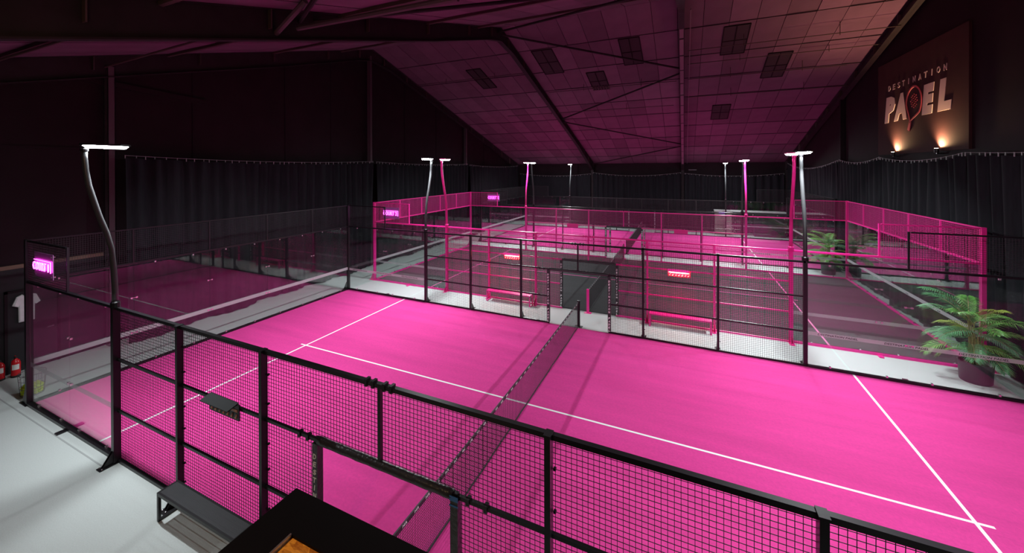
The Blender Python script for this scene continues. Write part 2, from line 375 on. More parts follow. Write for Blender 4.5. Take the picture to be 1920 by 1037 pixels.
# portal frames running front to back: I-section rafters with stiffeners
def portal(x, label):
    w, t = .22, .03
    prof = []
    for y in (36.6, 35.0, 33.0, 30.5, 27.0, 20.0, 15.9, 15.4, 14.2, 13.0, 8.4, 1.4, -2.0, -4.6, -6.6, -8.3):
        d = abs(y - RIDGE)
        depth = .42 + .35*max(0, (d-16.3)/6.0) + .22*max(0, 1 - d/1.6) + (.25*min(1, d/3) if y < RIDGE else 0)
        prof.append((y, rz(y)-.02, rz(y)-depth))
    outline = [(y, z) for y, z, _ in prof] + [(y, z) for y, _, z in reversed(prof)]
    m = MB()
    n = len(prof)
    for i in range(n-1):                                            # web, upper and lower flange
        y0, a0, b0 = prof[i]; y1, a1, b1 = prof[i+1]
        m.prism([(y0, a0), (y1, a1), (y1, b1), (y0, b0)], lambda u, v, q: (q, u, v), x-.006, x+.006)
        for q0, q1 in ((a0, a1), (b0, b1)):
            m.prism([(y0, q0), (y1, q1), (y1, q1+t), (y0, q0+t)], lambda u, v, q: (q, u, v), x-w/2, x+w/2)
    o = struct(m.build('beam', M['steel']), label)
    if abs(x-13.05) < .1:
        for k in range(14):
            ya = 15.0+k*1.42; yb = ya+1.30
            za, zb = [rz(q)-.45-.35*max(0, (abs(q-RIDGE)-16.3)/6.0) for q in (ya, yb)]
            MB().prism([(ya, za), (yb, zb), (yb, zb+.025), (ya, za+.025)], lambda u, v, q: (q, u, v), x-.08, x+.08).build('flange_plate', M['plate'], o)
        MB().tube([(13.38, 14.6, rz(14.6)-.3), (13.38, 36.0, rz(36.0)-.3)], .02, 6).build('conduit', M['plate'], o)
    for y in (-6.6, -4.0, -1, 2, 5, 8, 11, 13.2, 15.2, 17.4, 19.6, 21.8, 24, 26.2, 28.4, 30.5, 32.5, 34.5):
        depth = .42 + .35*max(0, (abs(y-RIDGE)-16.3)/6.0)
        MB().box(x-w/2, x+w/2, y-.012, y+.012, rz(y)-depth, rz(y)-.02).build('stiffener', M['steellt'], o)
    for y in (36.6, -8.3):
        c = MB(); zt = rz(y)-.05
        c.box(x-.11, x+.11, y-.22, y-.19, 0, zt).box(x-.11, x+.11, y+.19, y+.22, 0, zt).box(x-.006, x+.006, y-.19, y+.19, 0, zt)
        c.build('column', M['steel'], o)
    return o
X1, X2 = 5.42, 13.05
portal(X1, 'dark steel roof frame curving down left of the roof braces')
portal(X2, 'straight dark steel roof frame above the middle of the courts')
portal(XL+.2, 'dark steel frame along the left gable')
portal(XR-.18, 'dark steel frame along the right gable')
def brace(a, b, r, name='brace_rod', m='steel'):
    (xa, ya), (xb, yb) = a, b
    MB().tube([(xa, ya, rz(ya)-.22), (xb, yb, rz(yb)-.22)], r, 8).build(name, M[m], ceil)
brace((X1, 14.4), (X2, 19.5), .05); brace((X2, 19.9), (X1, 25.1), .05)
brace((X1, 25.5), (X2, 31.2), .045); brace((X2, 31.6), (X1, 36.3), .045)
brace((X1, 14.0), (X2, 8.9), .05); brace((X2, 8.5), (X1, 3.2), .05); brace((X1, 2.8), (X2, -2.5), .05)
MB().tube([(5.6, 2.6, 8.35), (9.9, 2.05, 8.0)], .055, 8).build('brace_tube', M['column'], ceil)
MB().tube([(5.3, 2.2, 8.1), (6.4, 2.1, 8.62)], .06, 8).build('brace_tube', M['column'], ceil)
# gable posts on the left and right walls
for y, zb in ((2.42, 0), (14.05, 0), (25.3, 0)):
    m = MB(); zt = rz(y)-.35; x = XL+.18
    m.box(x-.1, x+.1, y-.09, y-.075, 0, zt).box(x-.1, x+.1, y+.075, y+.09, 0, zt).box(x-.006, x+.006, y-.075, y+.075, 0, zt).box(x+.085, x+.1, y-.09, y+.09, 0, zt)
    nm = {2.42: 'mauve grey steel post on the left wall where the curtain starts', 14.05: 'steel post on the left wall between the first two curtains', 25.3: 'farthest steel post on the left wall'}[y]
    struct(m.build('column', M['column']), nm)
for y, nm in ((24.2, 'steel post on the right wall behind the second palm'), (2.4, 'steel post on the right wall nearest the viewing deck')):
    m = MB(); zt = rz(y)-.35
    m.box(XR-.2, XR-.02, y-.1, y+.1, 0, zt); struct(m.build('column', M['wall']), nm)
MB().tube([(XL+.1, 2.3, rz(2.3)-.35), (4.1, 2.5, rz(2.5)-.12)], .03, 6).build('brace_rod', M['steellt'], ceil)
MB().tube([(XL+.1, -.2, rz(-.2)-.2), (3.8, .1, rz(.1)-.12)], .03, 6).build('brace_rod', M['steellt'], ceil)

# ------------------------------------------------------------------ courts
COURTS = [dict(y=0.0, met='black', wire='wireb', turf='turfp', line='white', nm='front court', adj='black'),
          dict(y=11.75, met='pink', wire='wirep', turf='turfk', line='pinkline', nm='middle court', adj='pink'),
          dict(y=23.42, met='black', wire='wireb', turf='turfp', line='white', nm='far court', adj='black')]
H1, H2, H3, H4 = ZS, 2*ZS, 3*ZS, 4*ZS

for c in COURTS:
    y0 = c['y']
    t = thing('court_turf', {'turfp': 'bright pink', 'turfk': 'charcoal'}[c['turf']] + ' artificial turf of the ' + c['nm'] + ' with painted lines', 'court turf', (10, y0+5, 0))
    MB().box(.02, 19.98, y0+.02, y0+9.98, 0, .012).build('turf', M[c['turf']], t)
    L = M[c['line']]
    MB().box(3.02, 3.07, y0+.05, y0+9.95, .012, .0145).build('service_line', L, t)
    MB().box(16.93, 16.98, y0+.05, y0+9.95, .012, .0145).build('service_line', L, t)
    MB().box(2.85, 17.15, y0+4.975, y0+5.025, .012, .0155).build('centre_line', L, t)

def wires(xa, xb, za, zb, fn, p=.05, w=.0045):
    """woven square wire grid between xa..xb and za..zb; fn(u, z, d) maps to the world"""
    m = MB(); h = w/2
    def stick(u0, u1, z0, z1):
        n = len(m.v)
        for (u, z) in ((u0, z0), (u1, z0), (u1, z1), (u0, z1)):
            m.v.append(fn(u, z, -h)); m.v.append(fn(u, z, h))
        m.f += [(n, n+2, n+4, n+6), (n+7, n+5, n+3, n+1), (n, n+1, n+3, n+2), (n+2, n+3, n+5, n+4), (n+4, n+5, n+7, n+6), (n+6, n+7, n+1, n)]
    k = max(1, round((xb-xa)/p))
    for i in range(k+1):
        u = xa + (xb-xa)*i/k; stick(u-h, u+h, za, zb)
    k = max(1, round((zb-za)/p))
    for i in range(k+1):
        z = za + (zb-za)*i/k; stick(xa, xb, z-h, z+h)
    return m

def side_fence(c, near):
    s = -1 if near else 1
    y = c['y'] + (0 if near else 10); Mt = M[c['met']]; Wm = M[c['wire']]
    where = ('near' if near else 'far') + ' side of the ' + c['nm']
    t = thing('court_fence', c['adj'] + ' framed wire mesh and glass fence along the ' + where, 'fence', (10, y, 0))
    yo = y + s*.05
    def bx(name, *a, m=None): return MB().box(*a).build(name, m or Mt, t)
    def Y(a, b): return (min(y+s*a, y+s*b), max(y+s*a, y+s*b))
    # posts
    for x in (6, 8, 12, 14):
        p = bx('post', x-.028, x+.028, *Y(.0, .10), 0, H3+.02)
        MB().box(x-.035, x+.035, *Y(-.005, .11), H3+.02, H3+.028).build('post_cap', Mt, p)
    for x in (4, 16): bx('post', x-.045, x+.045, *Y(0, .11), 0, H3+.02)
    for x in (9, 11): bx('gate_post', x-.03, x+.03, *Y(0, .06), 0, H2+.03)
    bx('post', 10-.02, 10+.02, *Y(0, .05), H2, H3)
    for x in (4, 6, 8, 12, 14, 16):                                # foot plates with gussets
        m = MB().box(x-.07, x+.07, *Y(-.02, .32), 0, .012)
        m.prism([(0, .012), (.17, .012), (.02, .22), (0, .22)], lambda u, v, q: (q, y+s*(.10+u), v), x-.03, x-.018)
        m.prism([(0, .012), (.17, .012), (.02, .22), (0, .22)], lambda u, v, q: (q, y+s*(.10+u), v), x+.018, x+.03)
        f = m.build('foot', Mt, t)
        b = MB()
        for q in (-.045, .045): b.lathe([(.012, 0), (.012, .014), (.006, .016)], x+q, y+s*.28, .012, 8)
        tag(b.build('bolt', M['clamp'], f), kind='stuff')
    # rails
    bx('top_rail', 4, 16, *Y(0, .06), H3-.03, H3+.02)
    for xa, xb in ((4, 9), (11, 16)):
        bx('rail', xa, xb, *Y(.01, .05), H2-.02, H2+.02); bx('rail', xa, xb, *Y(.01, .05), H1-.02, H1+.02); bx('bottom_rail', xa, xb, *Y(-.01, .05), 0, .05)
    g = bx('gate_bar', 9, 11, *Y(.01, .05), H2-.02, H2+.02)
    # padded gate bar: wrapped vinyl sleeve, with the gate posts' sleeves and their lettering
    pts = [(9.03 + 1.94*i/24, y+s*.03, H2 + .0015*math.sin(i*2.1)) for i in range(25)]
    MB().tube(pts, [.052 + .002*math.sin(i*1.7) for i in range(25)], 10).build('padding', M['pad'], g, True)
    for x in (9, 11):
        pd = MB().box(x-.045, x+.045, *Y(-.02, .075), .06, H2-.03).build('post_padding', M['pad'], t)
        tx = MB(); z = H2-.22
        yf = min(Y(-.02, .075))
        for ch in 'DESTINATION' + ' PADEL':
            if ch != ' ': put_text(tx, ch, (x-(.012 if ch == 'I' else .028), yf, z), (1, 0, 0), (0, 0, 1), .02 if ch == 'I' else .056, .066, .03, .12)
            z -= .098
        if x == 9 or c['y'] > 0 or not near: tag(tx.build('lettering', M['ink'], pd), kind='stuff')
    if near and c['y'] == 0:
        MB().box(10.95, 11.05, *Y(.075, .081), H2-.03, H2+.02).build('tape', M['tie'], t)
        MB().box(10.95, 11.05, *Y(.0755, .083), H2-.085, H2-.07).build('tape', M['tie'], t)
    # rail clips beside the gate and the top joint
    cl = MB()
    for x in (8.7, 8.85, 11.15, 11.35): cl.box(x-.02, x+.02, *Y(-.005, .065), H2-.035, H2+.035)
    for x in (9.82, 9.92, 10.08, 10.18): cl.box(x-.018, x+.018, *Y(-.01, .07), H3-.045, H3+.04)
    tag(cl.build('rail_clip', Mt, t), kind='stuff')
    # mesh panels and their fixing studs
    ym = y
    def mesh(xa, xb, za, zb): wires(xa, xb, za, zb, lambda u, z, d: (u, ym+d, z)).build('mesh_panel', Wm, t)
    for xa, xb in ((4.05, 6), (6, 8), (12, 14), (14, 15.95)): mesh(xa, xb, .05, H3-.03)
    mesh(8, 8.96, .05, H2); mesh(11.04, 12, .05, H2); mesh(8, 10, H2, H3-.03); mesh(10, 12, H2, H3-.03)
    for x in (6, 8, 12, 14):
        b = MB()
        for z in (.3, .6, 1.15, 1.5, 2.05, 2.45): b.box(x+.034, x+.058, *Y(-.012, .02), z-.012, z+.012)
        tag(b.build('stud', Mt, t), kind='stuff')
    # corner glass, its frame, film and upper mesh
    for e, (xa, xb, xc) in enumerate(((0, 4, 2), (16, 20, 18))):
        xi = xa if e == 0 else xb
        bx('bottom_rail', xa+.05, xb-.05, *Y(-.04, .06), 0, .06)
        bx('glass_rail', xa+.05, xb-.05, *Y(-.01, .05), H3-.03, H3+.02)
        for (ua, ub) in ((xa+.05, xc-.004), (xc+.004, xb-.05)):
            MB().box(ua, ub, *Y(-.006, .006), .06, H3-.03).build('glass_panel', M['glass'], t)
        fs = MB().box(xa+.05, xb-.05, *Y(-.0085, -.0075), .86, .955).build('frosted_strip', M['frost'], t)
        if near is False:
            tx = MB()
            for q in range(3): put_text(tx, 'DESTINATION PADEL', (xa+.25+q*1.3, y-.0088, .88), (1, 0, 0), (0, 0, 1), .8, .05, .02, .15, 1., .0004)
            tag(tx.build('lettering', M['frostink'], fs), kind='stuff')
        cm = MB()
        for z in (H1, H2):
            for q in (-.06, .06): cm.lathe([(.022, -.002), (.022, .002)], xc+q, y, z, 10)
        # clamp discs lie against the glass: built as short studs through it
        cm = MB()
        for z in (H1, H2):
            for q in (-.06, .06): cm.box(xc+q-.02, xc+q+.02, *Y(-.022, .022), z-.02, z+.02)
            cm.box(xc-.06, xc+.06, *Y(-.018, -.01), z-.006, z+.006)
        for x in (xa+.5, xc-.4, xc+.4, xb-.5):
            cm.box(x-.018, x+.018, *Y(-.03, .02), .06, .105); cm.box(x-.018, x+.018, *Y(-.03, .02), H3-.075, H3-.03)
        tag(cm.build('clamp', M['clamp'], t), kind='stuff')
        m = MB().box(xc-.05, xc+.05, *Y(.02, .22), 0, .03); m.box(xc-.03, xc+.03, *Y(.05, .08), 0, .05); m.build('foot', Mt, t)
        ua, ub = (xa, xc) if e == 0 else (xc, xb)
        bx('mesh_frame', xc-.018, xc+.018, *Y(0, .036), H3+.02, H4); bx('mesh_frame', ua+.04, ub-.04, *Y(0, .036), H4-.036, H4)
        wires(ua+.04, ub-.04, H3+.02, H4-.036, lambda u, z, d: (u, ym+.018*s+d, z)).build('mesh_panel', Wm, t)
    return t

def end_wall(c, left):
    s = -1 if left else 1
    x = 0 if left else 20; y0 = c['y']; Mt = M[c['met']]; Wm = M[c['wire']]
    t = thing('glass_end_wall', 'tall glass back wall topped with ' + c['adj'] + ' mesh at the ' + ('left' if left else 'right') + ' end of the ' + c['nm'], 'glass wall', (x, y0+5, 0))
    def X(a, b): return (min(x+s*a, x+s*b), max(x+s*a, x+s*b))
    def bx(name, *a, m=None): return MB().box(*a).build(name, m or Mt, t)
    for y, q in ((y0, -1), (y0+10, 1)):
        bx('corner_post', *X(-.03, .06), y-.06, y+.06, 0, H4+.01)
        m = MB().box(*X(-.06, .30), y-.09, y+.09, 0, .012)
        for r in (-.05, .038): m.prism([(0, .012), (.19, .012), (.03, .34), (0, .34)], lambda u, v, k: (x+s*(.06+u), k, v), y+r, y+r+.012)
        m.build('foot', Mt, t)
    bx('bottom_rail', *X(-.04, .06), y0+.06, y0+9.94, 0, .06)
    bx('glass_rail', *X(-.01, .05), y0+.06, y0+9.94, H3-.03, H3+.02)
    bx('top_rail', *X(0, .04), y0+.06, y0+9.94, H4-.036, H4)
    for k in range(5):
        ya = y0+2*k + (.06 if k == 0 else .004); yb = y0+2*k+2 - (.06 if k == 4 else .004)
        MB().box(*X(-.006, .006), ya, yb, .06, H3-.03).build('glass_panel', M['glass'], t)
        wires(ya, yb, H3+.02, H4-.036, lambda u, z, d: (x+.018*s+d, u, z)).build('mesh_panel', Wm, t)
        if k: bx('mesh_post', *X(.0, .036), y0+2*k-.022, y0+2*k+.022, H3+.02, H4-.036)
    MB().box(*X(-.0085, -.0075), y0+.06, y0+9.94, .88, .995).build('frosted_strip', M['frost'], t)
    cm = MB()
    for k in range(1, 5):
        for z in (H1, H2):
            for q in (-.06, .06): cm.box(*X(-.022, .022), y0+2*k+q-.02, y0+2*k+q+.02, z-.02, z+.02)
            cm.box(*X(-.018, -.01), y0+2*k-.06, y0+2*k+.06, z-.006, z+.006)
    for k in range(10):
        y = y0+k+.5; cm.box(*X(-.03, .02), y-.018, y+.018, .06, .10); cm.box(*X(-.03, .02), y-.018, y+.018, H3-.072, H3-.03)
    tag(cm.build('clamp', M['clamp'], t), kind='stuff')
    return t

def net(c):
    y0 = c['y']; Mt = M[c['met']]
    t = thing('court_net', 'black net with lettered top band across the ' + c['nm'], 'net', (10, y0+5, 0))
    ya, yb = y0-.13, y0+10.13
    def top(y): u = (y-y0)/10; return .85 - .035*4*u*(1-u)
    for y in (ya, yb):
        p = MB().box(9.96, 10.04, y-.04, y+.04, 0, .87)
        p.build('net_post', Mt, t); MB().box(9.88, 10.12, y-.09, y+.09, 0, .012).build('post_foot', Mt, t)
    n = 30; ys = [ya+.04 + (yb-ya-.08)*i/n for i in range(n+1)]
    for i in range(0, n):
        pass
    bd = MB()
    for i in range(n): bd.prism([(ys[i], top(ys[i])-.06), (ys[i+1], top(ys[i+1])-.06), (ys[i+1], top(ys[i+1])), (ys[i], top(ys[i]))], lambda u, v, q: (q, u, v), 9.99, 10.01)
    b = bd.build('top_band', M['band'], t)
    tx = MB(); y = ya+.25
    while y < yb-.3:
        put_text(tx, 'MR', (10.0101, y, top(y)-.045), (0, 1, 0), (0, 0, 1), .10, .036, .02, 0, 1.2, .0015)
        y += .26
    tx.build('lettering', M['ink'], b)
    m = MB(); w = .0036; k = int((yb-ya-.1)/.036)
    for i in range(k+1):
        y = ya+.05 + (yb-ya-.1)*i/k; m.bar((10, y, .03), (10, y, top(y)-.058), w)
    for j in range(21):
        for i in range(0, n, 3):
            za = .03 + (top(ys[i])-.09)*j/20; zb = .03 + (top(ys[i+3])-.09)*j/20
            m.bar((10, ys[i], za), (10, ys[i+3], zb), w)
    m.build('netting', M['net'], t)
    MB().tube([(10, ys[i], .035 - .012*abs(math.sin(i*.9))) for i in range(n+1)], .014, 6).build('bottom_cord', M['net'], t)
    return t

LAMPS = []
def court_light(c, x, near):
    s = -1 if near else 1
    y = c['y'] + (0 if near else 10) + s*.055
    pos = ('near' if near else 'far') + ' ' + ('left' if x < 10 else 'right')
    t = thing('court_floodlight', '%s curved floodlight pole at the %s of the %s' % (c['adj'], pos, c['nm']), 'floodlight', (x, y, H3+.02))
    pr = [(0, H3+.02), (.0, 3.1), (.02, 3.5), (.05, 3.85), (.12, 4.15), (.22, 4.45), (.30, 4.75), (.365, 5.0), (.40, 5.25), (.415, 5.45), (.42, 5.60)]
    Mt = M[c['met']]
    MB().tube([(x, y+s*o, z) for o, z in pr], [.048]*3 + [.046]*5 + [.044]*3, 12).build('pole', M['pole' if c['met'] == 'black' else 'polep'], t, True)
    MB().lathe([(.075, 0), (.075, .09), (.055, .11)], x, y, H3+.02, 12).build('clamp', Mt, t)
    yt = y+s*.42; d = -s
    MB().lathe([(.058, 0), (.058, .035), (.045, .05)], x, yt, 5.585, 12).build('collar', Mt, t)
    # head: elongated flat housing reaching over the court, tapering to its tip
    out = [(-.05, .05), (-.05, -.05), (.06, -.15), (.45, -.16), (.60, -.10), (.66, -.03), (.66, .03), (.60, .10), (.45, .16), (.06, .15)]
    MB().prism(out, lambda u, v, q: (x+v, yt+d*u, q), 5.685, 5.72).build('lamp_housing', Mt, t)
    m = MB(); n = len(out)
    o2 = [(.03 + (u-.03)*1.0, v) for u, v in out]; cx = .33
    top_ = [(x+v*.92, yt+d*(cx+(u-cx)*.9), 5.685) for u, v in out]; bot = [(x+v*.70, yt+d*(cx+(u-cx)*.78), 5.645) for u, v in out]
    m.raw(top_ + bot, [tuple(range(n)), tuple(range(2*n-1, n-1, -1))] + [(i, n+i, n+(i+1) % n, (i+1) % n) for i in range(n)])
    if d > 0: m.f = [tuple(reversed(f)) for f in m.f]
    m.build('diffuser', M['led'], t)
    l = bpy.data.lights.new('floodlight_beam', 'AREA'); l.shape = 'RECTANGLE'; l.size = .24; l.size_y = .16; l.energy = BEAM_W; l.spread = math.radians(142); l.color = (.92, .98, 1.0)
    o = bpy.data.objects.new('floodlight_beam', l); COL.objects.link(o); o.parent = t
    o.location = (0, s*.42 + d*.36, 5.60 - (H3+.02)); o.rotation_euler = (d*math.radians(32), 0, 0)
    return t

for c in COURTS:
    side_fence(c, True); side_fence(c, False); end_wall(c, True); end_wall(c, False); net(c)
    for x in (4, 16):
        court_light(c, x, True); court_light(c, x, False)

# ------------------------------------------------------------------ neon court signs
for i, c in enumerate(COURTS):
    y = c['y'] - .06
    t = thing('neon_sign', 'glowing magenta neon sign reading COURT %d on the corner mesh of the %s' % (i+1, c['nm']), 'neon sign', (1.0, y, 3.0))
    MB().box(.55, 1.48, y-.012, y, 2.98, 3.50).build('acrylic_board', M['acryl'], t)
    tx = MB(); put_text(tx, 'COURT %d' % (i+1), (.60, y-.035, 3.14), (1, 0, 0), (0, 0, 1), .76, .17, -.004, 0, 1.12, .02)
    tx.build('neon_lettering', M['neon'], t)
    nb = MB().tube([(.60, y-.03, 3.345), (1.42, y-.03, 3.345), (1.42, y-.03, 3.12)], .008, 6); nb.build('neon_tube', M['neon'], t)
    b = MB()
    for xx in (.62, 1.41):
        for zz in (3.03, 3.45): b.box(xx-.012, xx+.012, y-.02, y+.05, zz-.012, zz+.012)
    tag(b.build('standoff', M['clamp'], t), kind='stuff')

# ------------------------------------------------------------------ scoreboards
def scoreboard(x, y, s, z, panel, strip, peg, hood, label, w=.68):
    """hooded flip scoreboard facing s along y"""
    t = thing('scoreboard', label, 'scoreboard', (x, y, z), 'hooded scoreboards on the fences')
    def Y(a, b): return (min(y+s*a, y+s*b), max(y+s*a, y+s*b))
    MB().box(x-w/2, x+w/2, *Y(0, .02), z, z+.23).build('panel', panel, t)
    h = MB().prism([(0, z+.225), (.16, z+.19), (.165, z+.205), (0, z+.245)], lambda u, v, q: (q, y+s*u, v), x-w/2, x+w/2-.04)
    hd = h.build('hood', hood, t)
    MB().box(x-w/2+.05, x+w/2-.08, *Y(.03, .08), z+.192, z+.202).build('light_strip', strip, hd)
    MB().box(x-w/2+.03, x+w/2-.03, *Y(.02, .026), z+.12, z+.155).build('score_strip', peg, t)
    for k in range(7):
        xx = x - w/2 + .06 + k*(w-.12)/6
        MB().prism([(-.022, .03), (.012, .03), (.022, .09), (.008, .09), (-.002, .055), (-.022, .05)], lambda u, v, q: (xx+u, q, z+v), *Y(.02, .03)).build('score_peg', peg, t)
    return t
scoreboard(7.18, -.06, -1, 1.70, M['black'], M['rubber'], M['copper'], M['hood'], "black hooded scoreboard hung on the front court's near fence")
scoreboard(7.02, 11.75-.06, -1, 1.66, M['sbred'], M['sbled'], M['sbpeg'], M['pink'], "glowing red scoreboard on the middle court's near fence, above the bench left of the gate")
scoreboard(12.98, 11.75-.06, -1, 1.64, M['sbred'], M['sbled'], M['sbpeg'], M['pink'], "glowing red scoreboard on the middle court's near fence, above the bench right of the gate")
scoreboard(7.02, 21.75+.06, 1, 1.66, M['pink'], M['rubber'], M['black'], M['pink'], "unlit pink scoreboard on the middle court's far fence, left of its gate")
scoreboard(12.98, 21.75+.06, 1, 1.66, M['pink'], M['rubber'], M['black'], M['pink'], "unlit pink scoreboard on the middle court's far fence, right of its gate")
scoreboard(7.0, 33.42+.06, 1, 1.66, M['black'], M['sbdim'], M['copper'], M['hood'], "dim orange scoreboard on the far court's far fence, left of its gate")
scoreboard(12.98, 33.42+.06, 1, 1.66, M['black'], M['sbdim'], M['copper'], M['hood'], "dim orange scoreboard on the far court's far fence, right of its gate")

# ------------------------------------------------------------------ benches
def bench(xa, xb, ya, yb, z, frame, top, label):
    t = thing('bench', label, 'bench', ((xa+xb)/2, (ya+yb)/2, 0))
    MB().box(xa, xb, ya, ya+.03, z-.045, z).box(xa, xb, yb-.03, yb, z-.045, z).box(xa, xa+.03, ya+.03, yb-.03, z-.045, z).box(xb-.03, xb, ya+.03, yb-.03, z-.045, z).build('seat_frame', frame, t)
    m = MB()                                                       # perforated seat: close grid of strips
    k = int((yb-ya-.06)/.014)
    for i in range(k+1):
        y = ya+.03 + (yb-ya-.06)*i/k; m.box(xa+.03, xb-.03, y-.0045, y+.0045, z-.008, z-.001)
    k = int((xb-xa-.06)/.014)
    for i in range(k+1):
        x = xa+.03 + (xb-xa-.06)*i/k; m.box(x-.0045, x+.0045, ya+.03, yb-.03, z-.009, z-.002)
    tag(m.build('perforated_seat', top, t), None, None, None, 'stuff')
    for x in (xa+.02, xb-.02):
        for y in (ya+.02, yb-.02): MB().box(x-.02, x+.02, y-.02, y+.02, 0, z-.045).build('leg', frame, t)
        MB().box(x-.018, x+.018, ya+.04, yb-.04, .0, .03).build('foot_bar', frame, t)
    return t
bench(6.09, 7.90, -.42, -.125, .43, M['black'], M['perf'], "black perforated steel bench outside the front court's near fence")
bench(6.09, 7.91, 11.24, 11.60, .43, M['pink'], M['pink'], 'pink bench between the courts, left of the middle net post')
bench(12.09, 13.91, 11.24, 11.60, .43, M['pink'], M['pink'], 'pink bench between the courts, right of the middle net post')

# ------------------------------------------------------------------ curtains with their wires and hooks
def curtain(a, b, ztop, sag, amp, label, seed, smooth=False, zbot=.02):
    """a, b: ends on the floor plan; folds stand off the line between them"""
    rnd = random.Random(seed)
    a = Vector((*a, 0)); b = Vector((*b, 0)); L = (b-a).length; d = (b-a)/L; nrm = Vector((-d.y, d.x, 0))
    t = thing('stage_curtain', label, 'curtain', tuple((a+b)/2))
    n = int(L/.055); rows = 7; ph = [0]
    for i in range(n): ph.append(ph[-1] + rnd.uniform(.35, 1.6) * (.75 if not smooth else .2))
    slow = [rnd.uniform(-1, 1) for _ in range(n//14+3)]
    def sl(i):
        q = i/14; k = int(q); f = q-k; f = f*f*(3-2*f); return slow[k]*(1-f) + slow[k+1]*f
    def zt(u): return ztop - sag*4*u*(1-u)
    vs = []; fs = []
    for r in range(rows+1):
        w = r/rows
        for i in range(n+1):
            u = i/n; A = amp*(1.1-.55*w)
            off = A*(math.sin(ph[i]) + .35*math.sin(ph[i]*.43+seed)) + .26*w*sl(i)
            z = zt(u)*(1-w) + (zbot + .015*abs(math.sin(ph[i]*.7)))*w
            p = a + d*(u*L) + nrm*off; vs.append((p.x, p.y, z))
    for r in range(rows):
        for i in range(n):
            k = r*(n+1)+i; fs.append((k, k+1, k+n+2, k+n+1))
    m = MB().raw(vs, fs); m.build('cloth', M['curt'], t, True)
    MB().tube([tuple(a + d*(L*i/16) + Vector((0, 0, zt(i/16)+.07))) for i in range(17)], .007, 5).build('wire', M['hook'], t)
    h = MB(); k = max(4, int(L/.28))
    for i in range(k+1):
        u = (i+rnd.uniform(-.25, .25))/k; u = min(1, max(0, u)); p = a + d*(L*u)
        h.bar((p.x, p.y, zt(u)+.08), (p.x, p.y, zt(u)-.03), .018)
    tag(h.build('hook', M['hook'], t), None, None, None, 'stuff')
    return t
xl = XL+.52
curtain((xl, 2.65), (xl, 13.9), 5.64, .12, .07, 'black floor-length curtain on the left wall, nearest of the three', 11)
curtain((xl, 14.2), (xl-.1, 25.2), 5.62, .10, .07, 'black floor-length curtain on the left wall, between its two far posts', 12)
curtain((xl, 25.4), (xl-.1, 36.2), 5.55, .12, .07, 'black floor-length curtain on the left wall, beside the far court', 13)
curtain((-1.7, 36.2), (5.3, 36.2), 4.75, .22, .03, 'smooth black curtain along the far wall, left of the curved roof frame', 14, True)
curtain((5.55, 36.1), (12.9, 36.1), 4.86, .28, .08, 'deeply pleated black curtain along the far wall, between the two roof frames', 15)
curtain((13.2, 36.1), (20.1, 36.1), 4.80, .22, .08, 'deeply pleated black curtain along the far wall, right of the straight roof frame', 16)
xr = XR-.27
curtain((xr, 36.0), (xr, 24.3), 5.60, .40, .06, 'black curtain on the right wall beside the far court', 17)
curtain((xr, 24.1), (xr, 19.1), 5.64, .20, .06, 'black curtain on the right wall beside the middle court', 18)
curtain((xr, 19.0), (xr, 13.3), 5.62, .18, .06, 'black curtain on the right wall hanging right under the big sign', 19)
curtain((xr, 13.2), (xr, 2.0), 5.62, .12, .07, 'black curtain on the right wall, nearest one behind the first palm', 20)

# ------------------------------------------------------------------ the big wall sign and its uplights
t = thing('wall_sign', 'large dark wall sign reading DESTINATION PADEL with a red racket for the D', 'sign', (XR-.05, 16.6, 7.6))
xs = XR-.075
MB().box(xs, XR-.005, 13.5, 19.8, 5.80, 9.52).build('sign_panel', M['board'], t)
for k, ch in enumerate('DESTINATION'):
    wl_ = .055 if ch == 'I' else .20
    tx = MB(); put_text(tx, ch, (xs, 18.80 - k*.40 - (.07 if ch == 'I' else 0), 8.34), (0, -1, 0), (0, 0, 1), wl_, .21, .02, .08, 1., .01); tx.build('letter', M['signink'], t)
def lean(u, v): return u + .16*v
for ch, ya, w in (('P', 19.14, .95), ('A', 18.30, 1.05), ('E', 16.15, .80), ('L', 15.15, .80)):
    tx = MB(); put_text(tx, ch, (xs, ya, 7.08), (0, -1, 0), (0, 0, 1), w, 1.02, .075, .16, 1., .012); tx.build('letter', M['signink'], t)
# racket: teardrop rim, tapering handle, dotted face
def sp(u, v, q): return (xs-q, 16.72-u, 7.62+v)
def sp2(u, v):
    ca, sa = math.cos(-.36), math.sin(-.36); return (u*ca - v*sa, u*sa + v*ca)
outer = []; inner = []
for k in range(40):
    a = 2*math.pi*k/40; r = .58
    u = r*math.sin(a); v = .60*math.cos(a) if math.cos(a) > 0 else .78*math.cos(a); u *= 1 if v > -.2 else max(.16, 1-.95*((-v-.2)/.58)**1.2)
    outer.append(sp2(u, v)); inner.append(sp2(u*.88, v*.90))
m = MB(); n = 40
vs = [sp(u, v, .0) for u, v in outer] + [sp(u, v, .02) for u, v in outer] + [sp(u, v, .02) for u, v in inner] + [sp(u, v, .0) for u, v in inner]
m.raw(vs, [(i, (i+1) % n, n+(i+1) % n, n+i) for i in range(n)] + [(n+i, n+(i+1) % n, 2*n+(i+1) % n, 2*n+i) for i in range(n)] + [(2*n+i, 2*n+(i+1) % n, 3*n+(i+1) % n, 3*n+i) for i in range(n)])
m.build('racket_rim', M['signred'], t)
m = MB(); m.prism([sp2(-.07, -.72), sp2(.07, -.72), sp2(.085, -1.06), sp2(-.085, -1.06)], sp, 0, .02); m.build('racket_handle', M['signred'], t)
m = MB()
for i in range(-3, 4):
    for j in range(-3, 4):
        if abs(i)+abs(j) <= 4 and (i+j) % 2 == 0:
            u, v = sp2(i*.075, j*.075+.05); m.prism([(u+.028*math.cos(q*math.pi/3), v+.028*math.sin(q*math.pi/3)) for q in range(6)], sp, 0, .015)
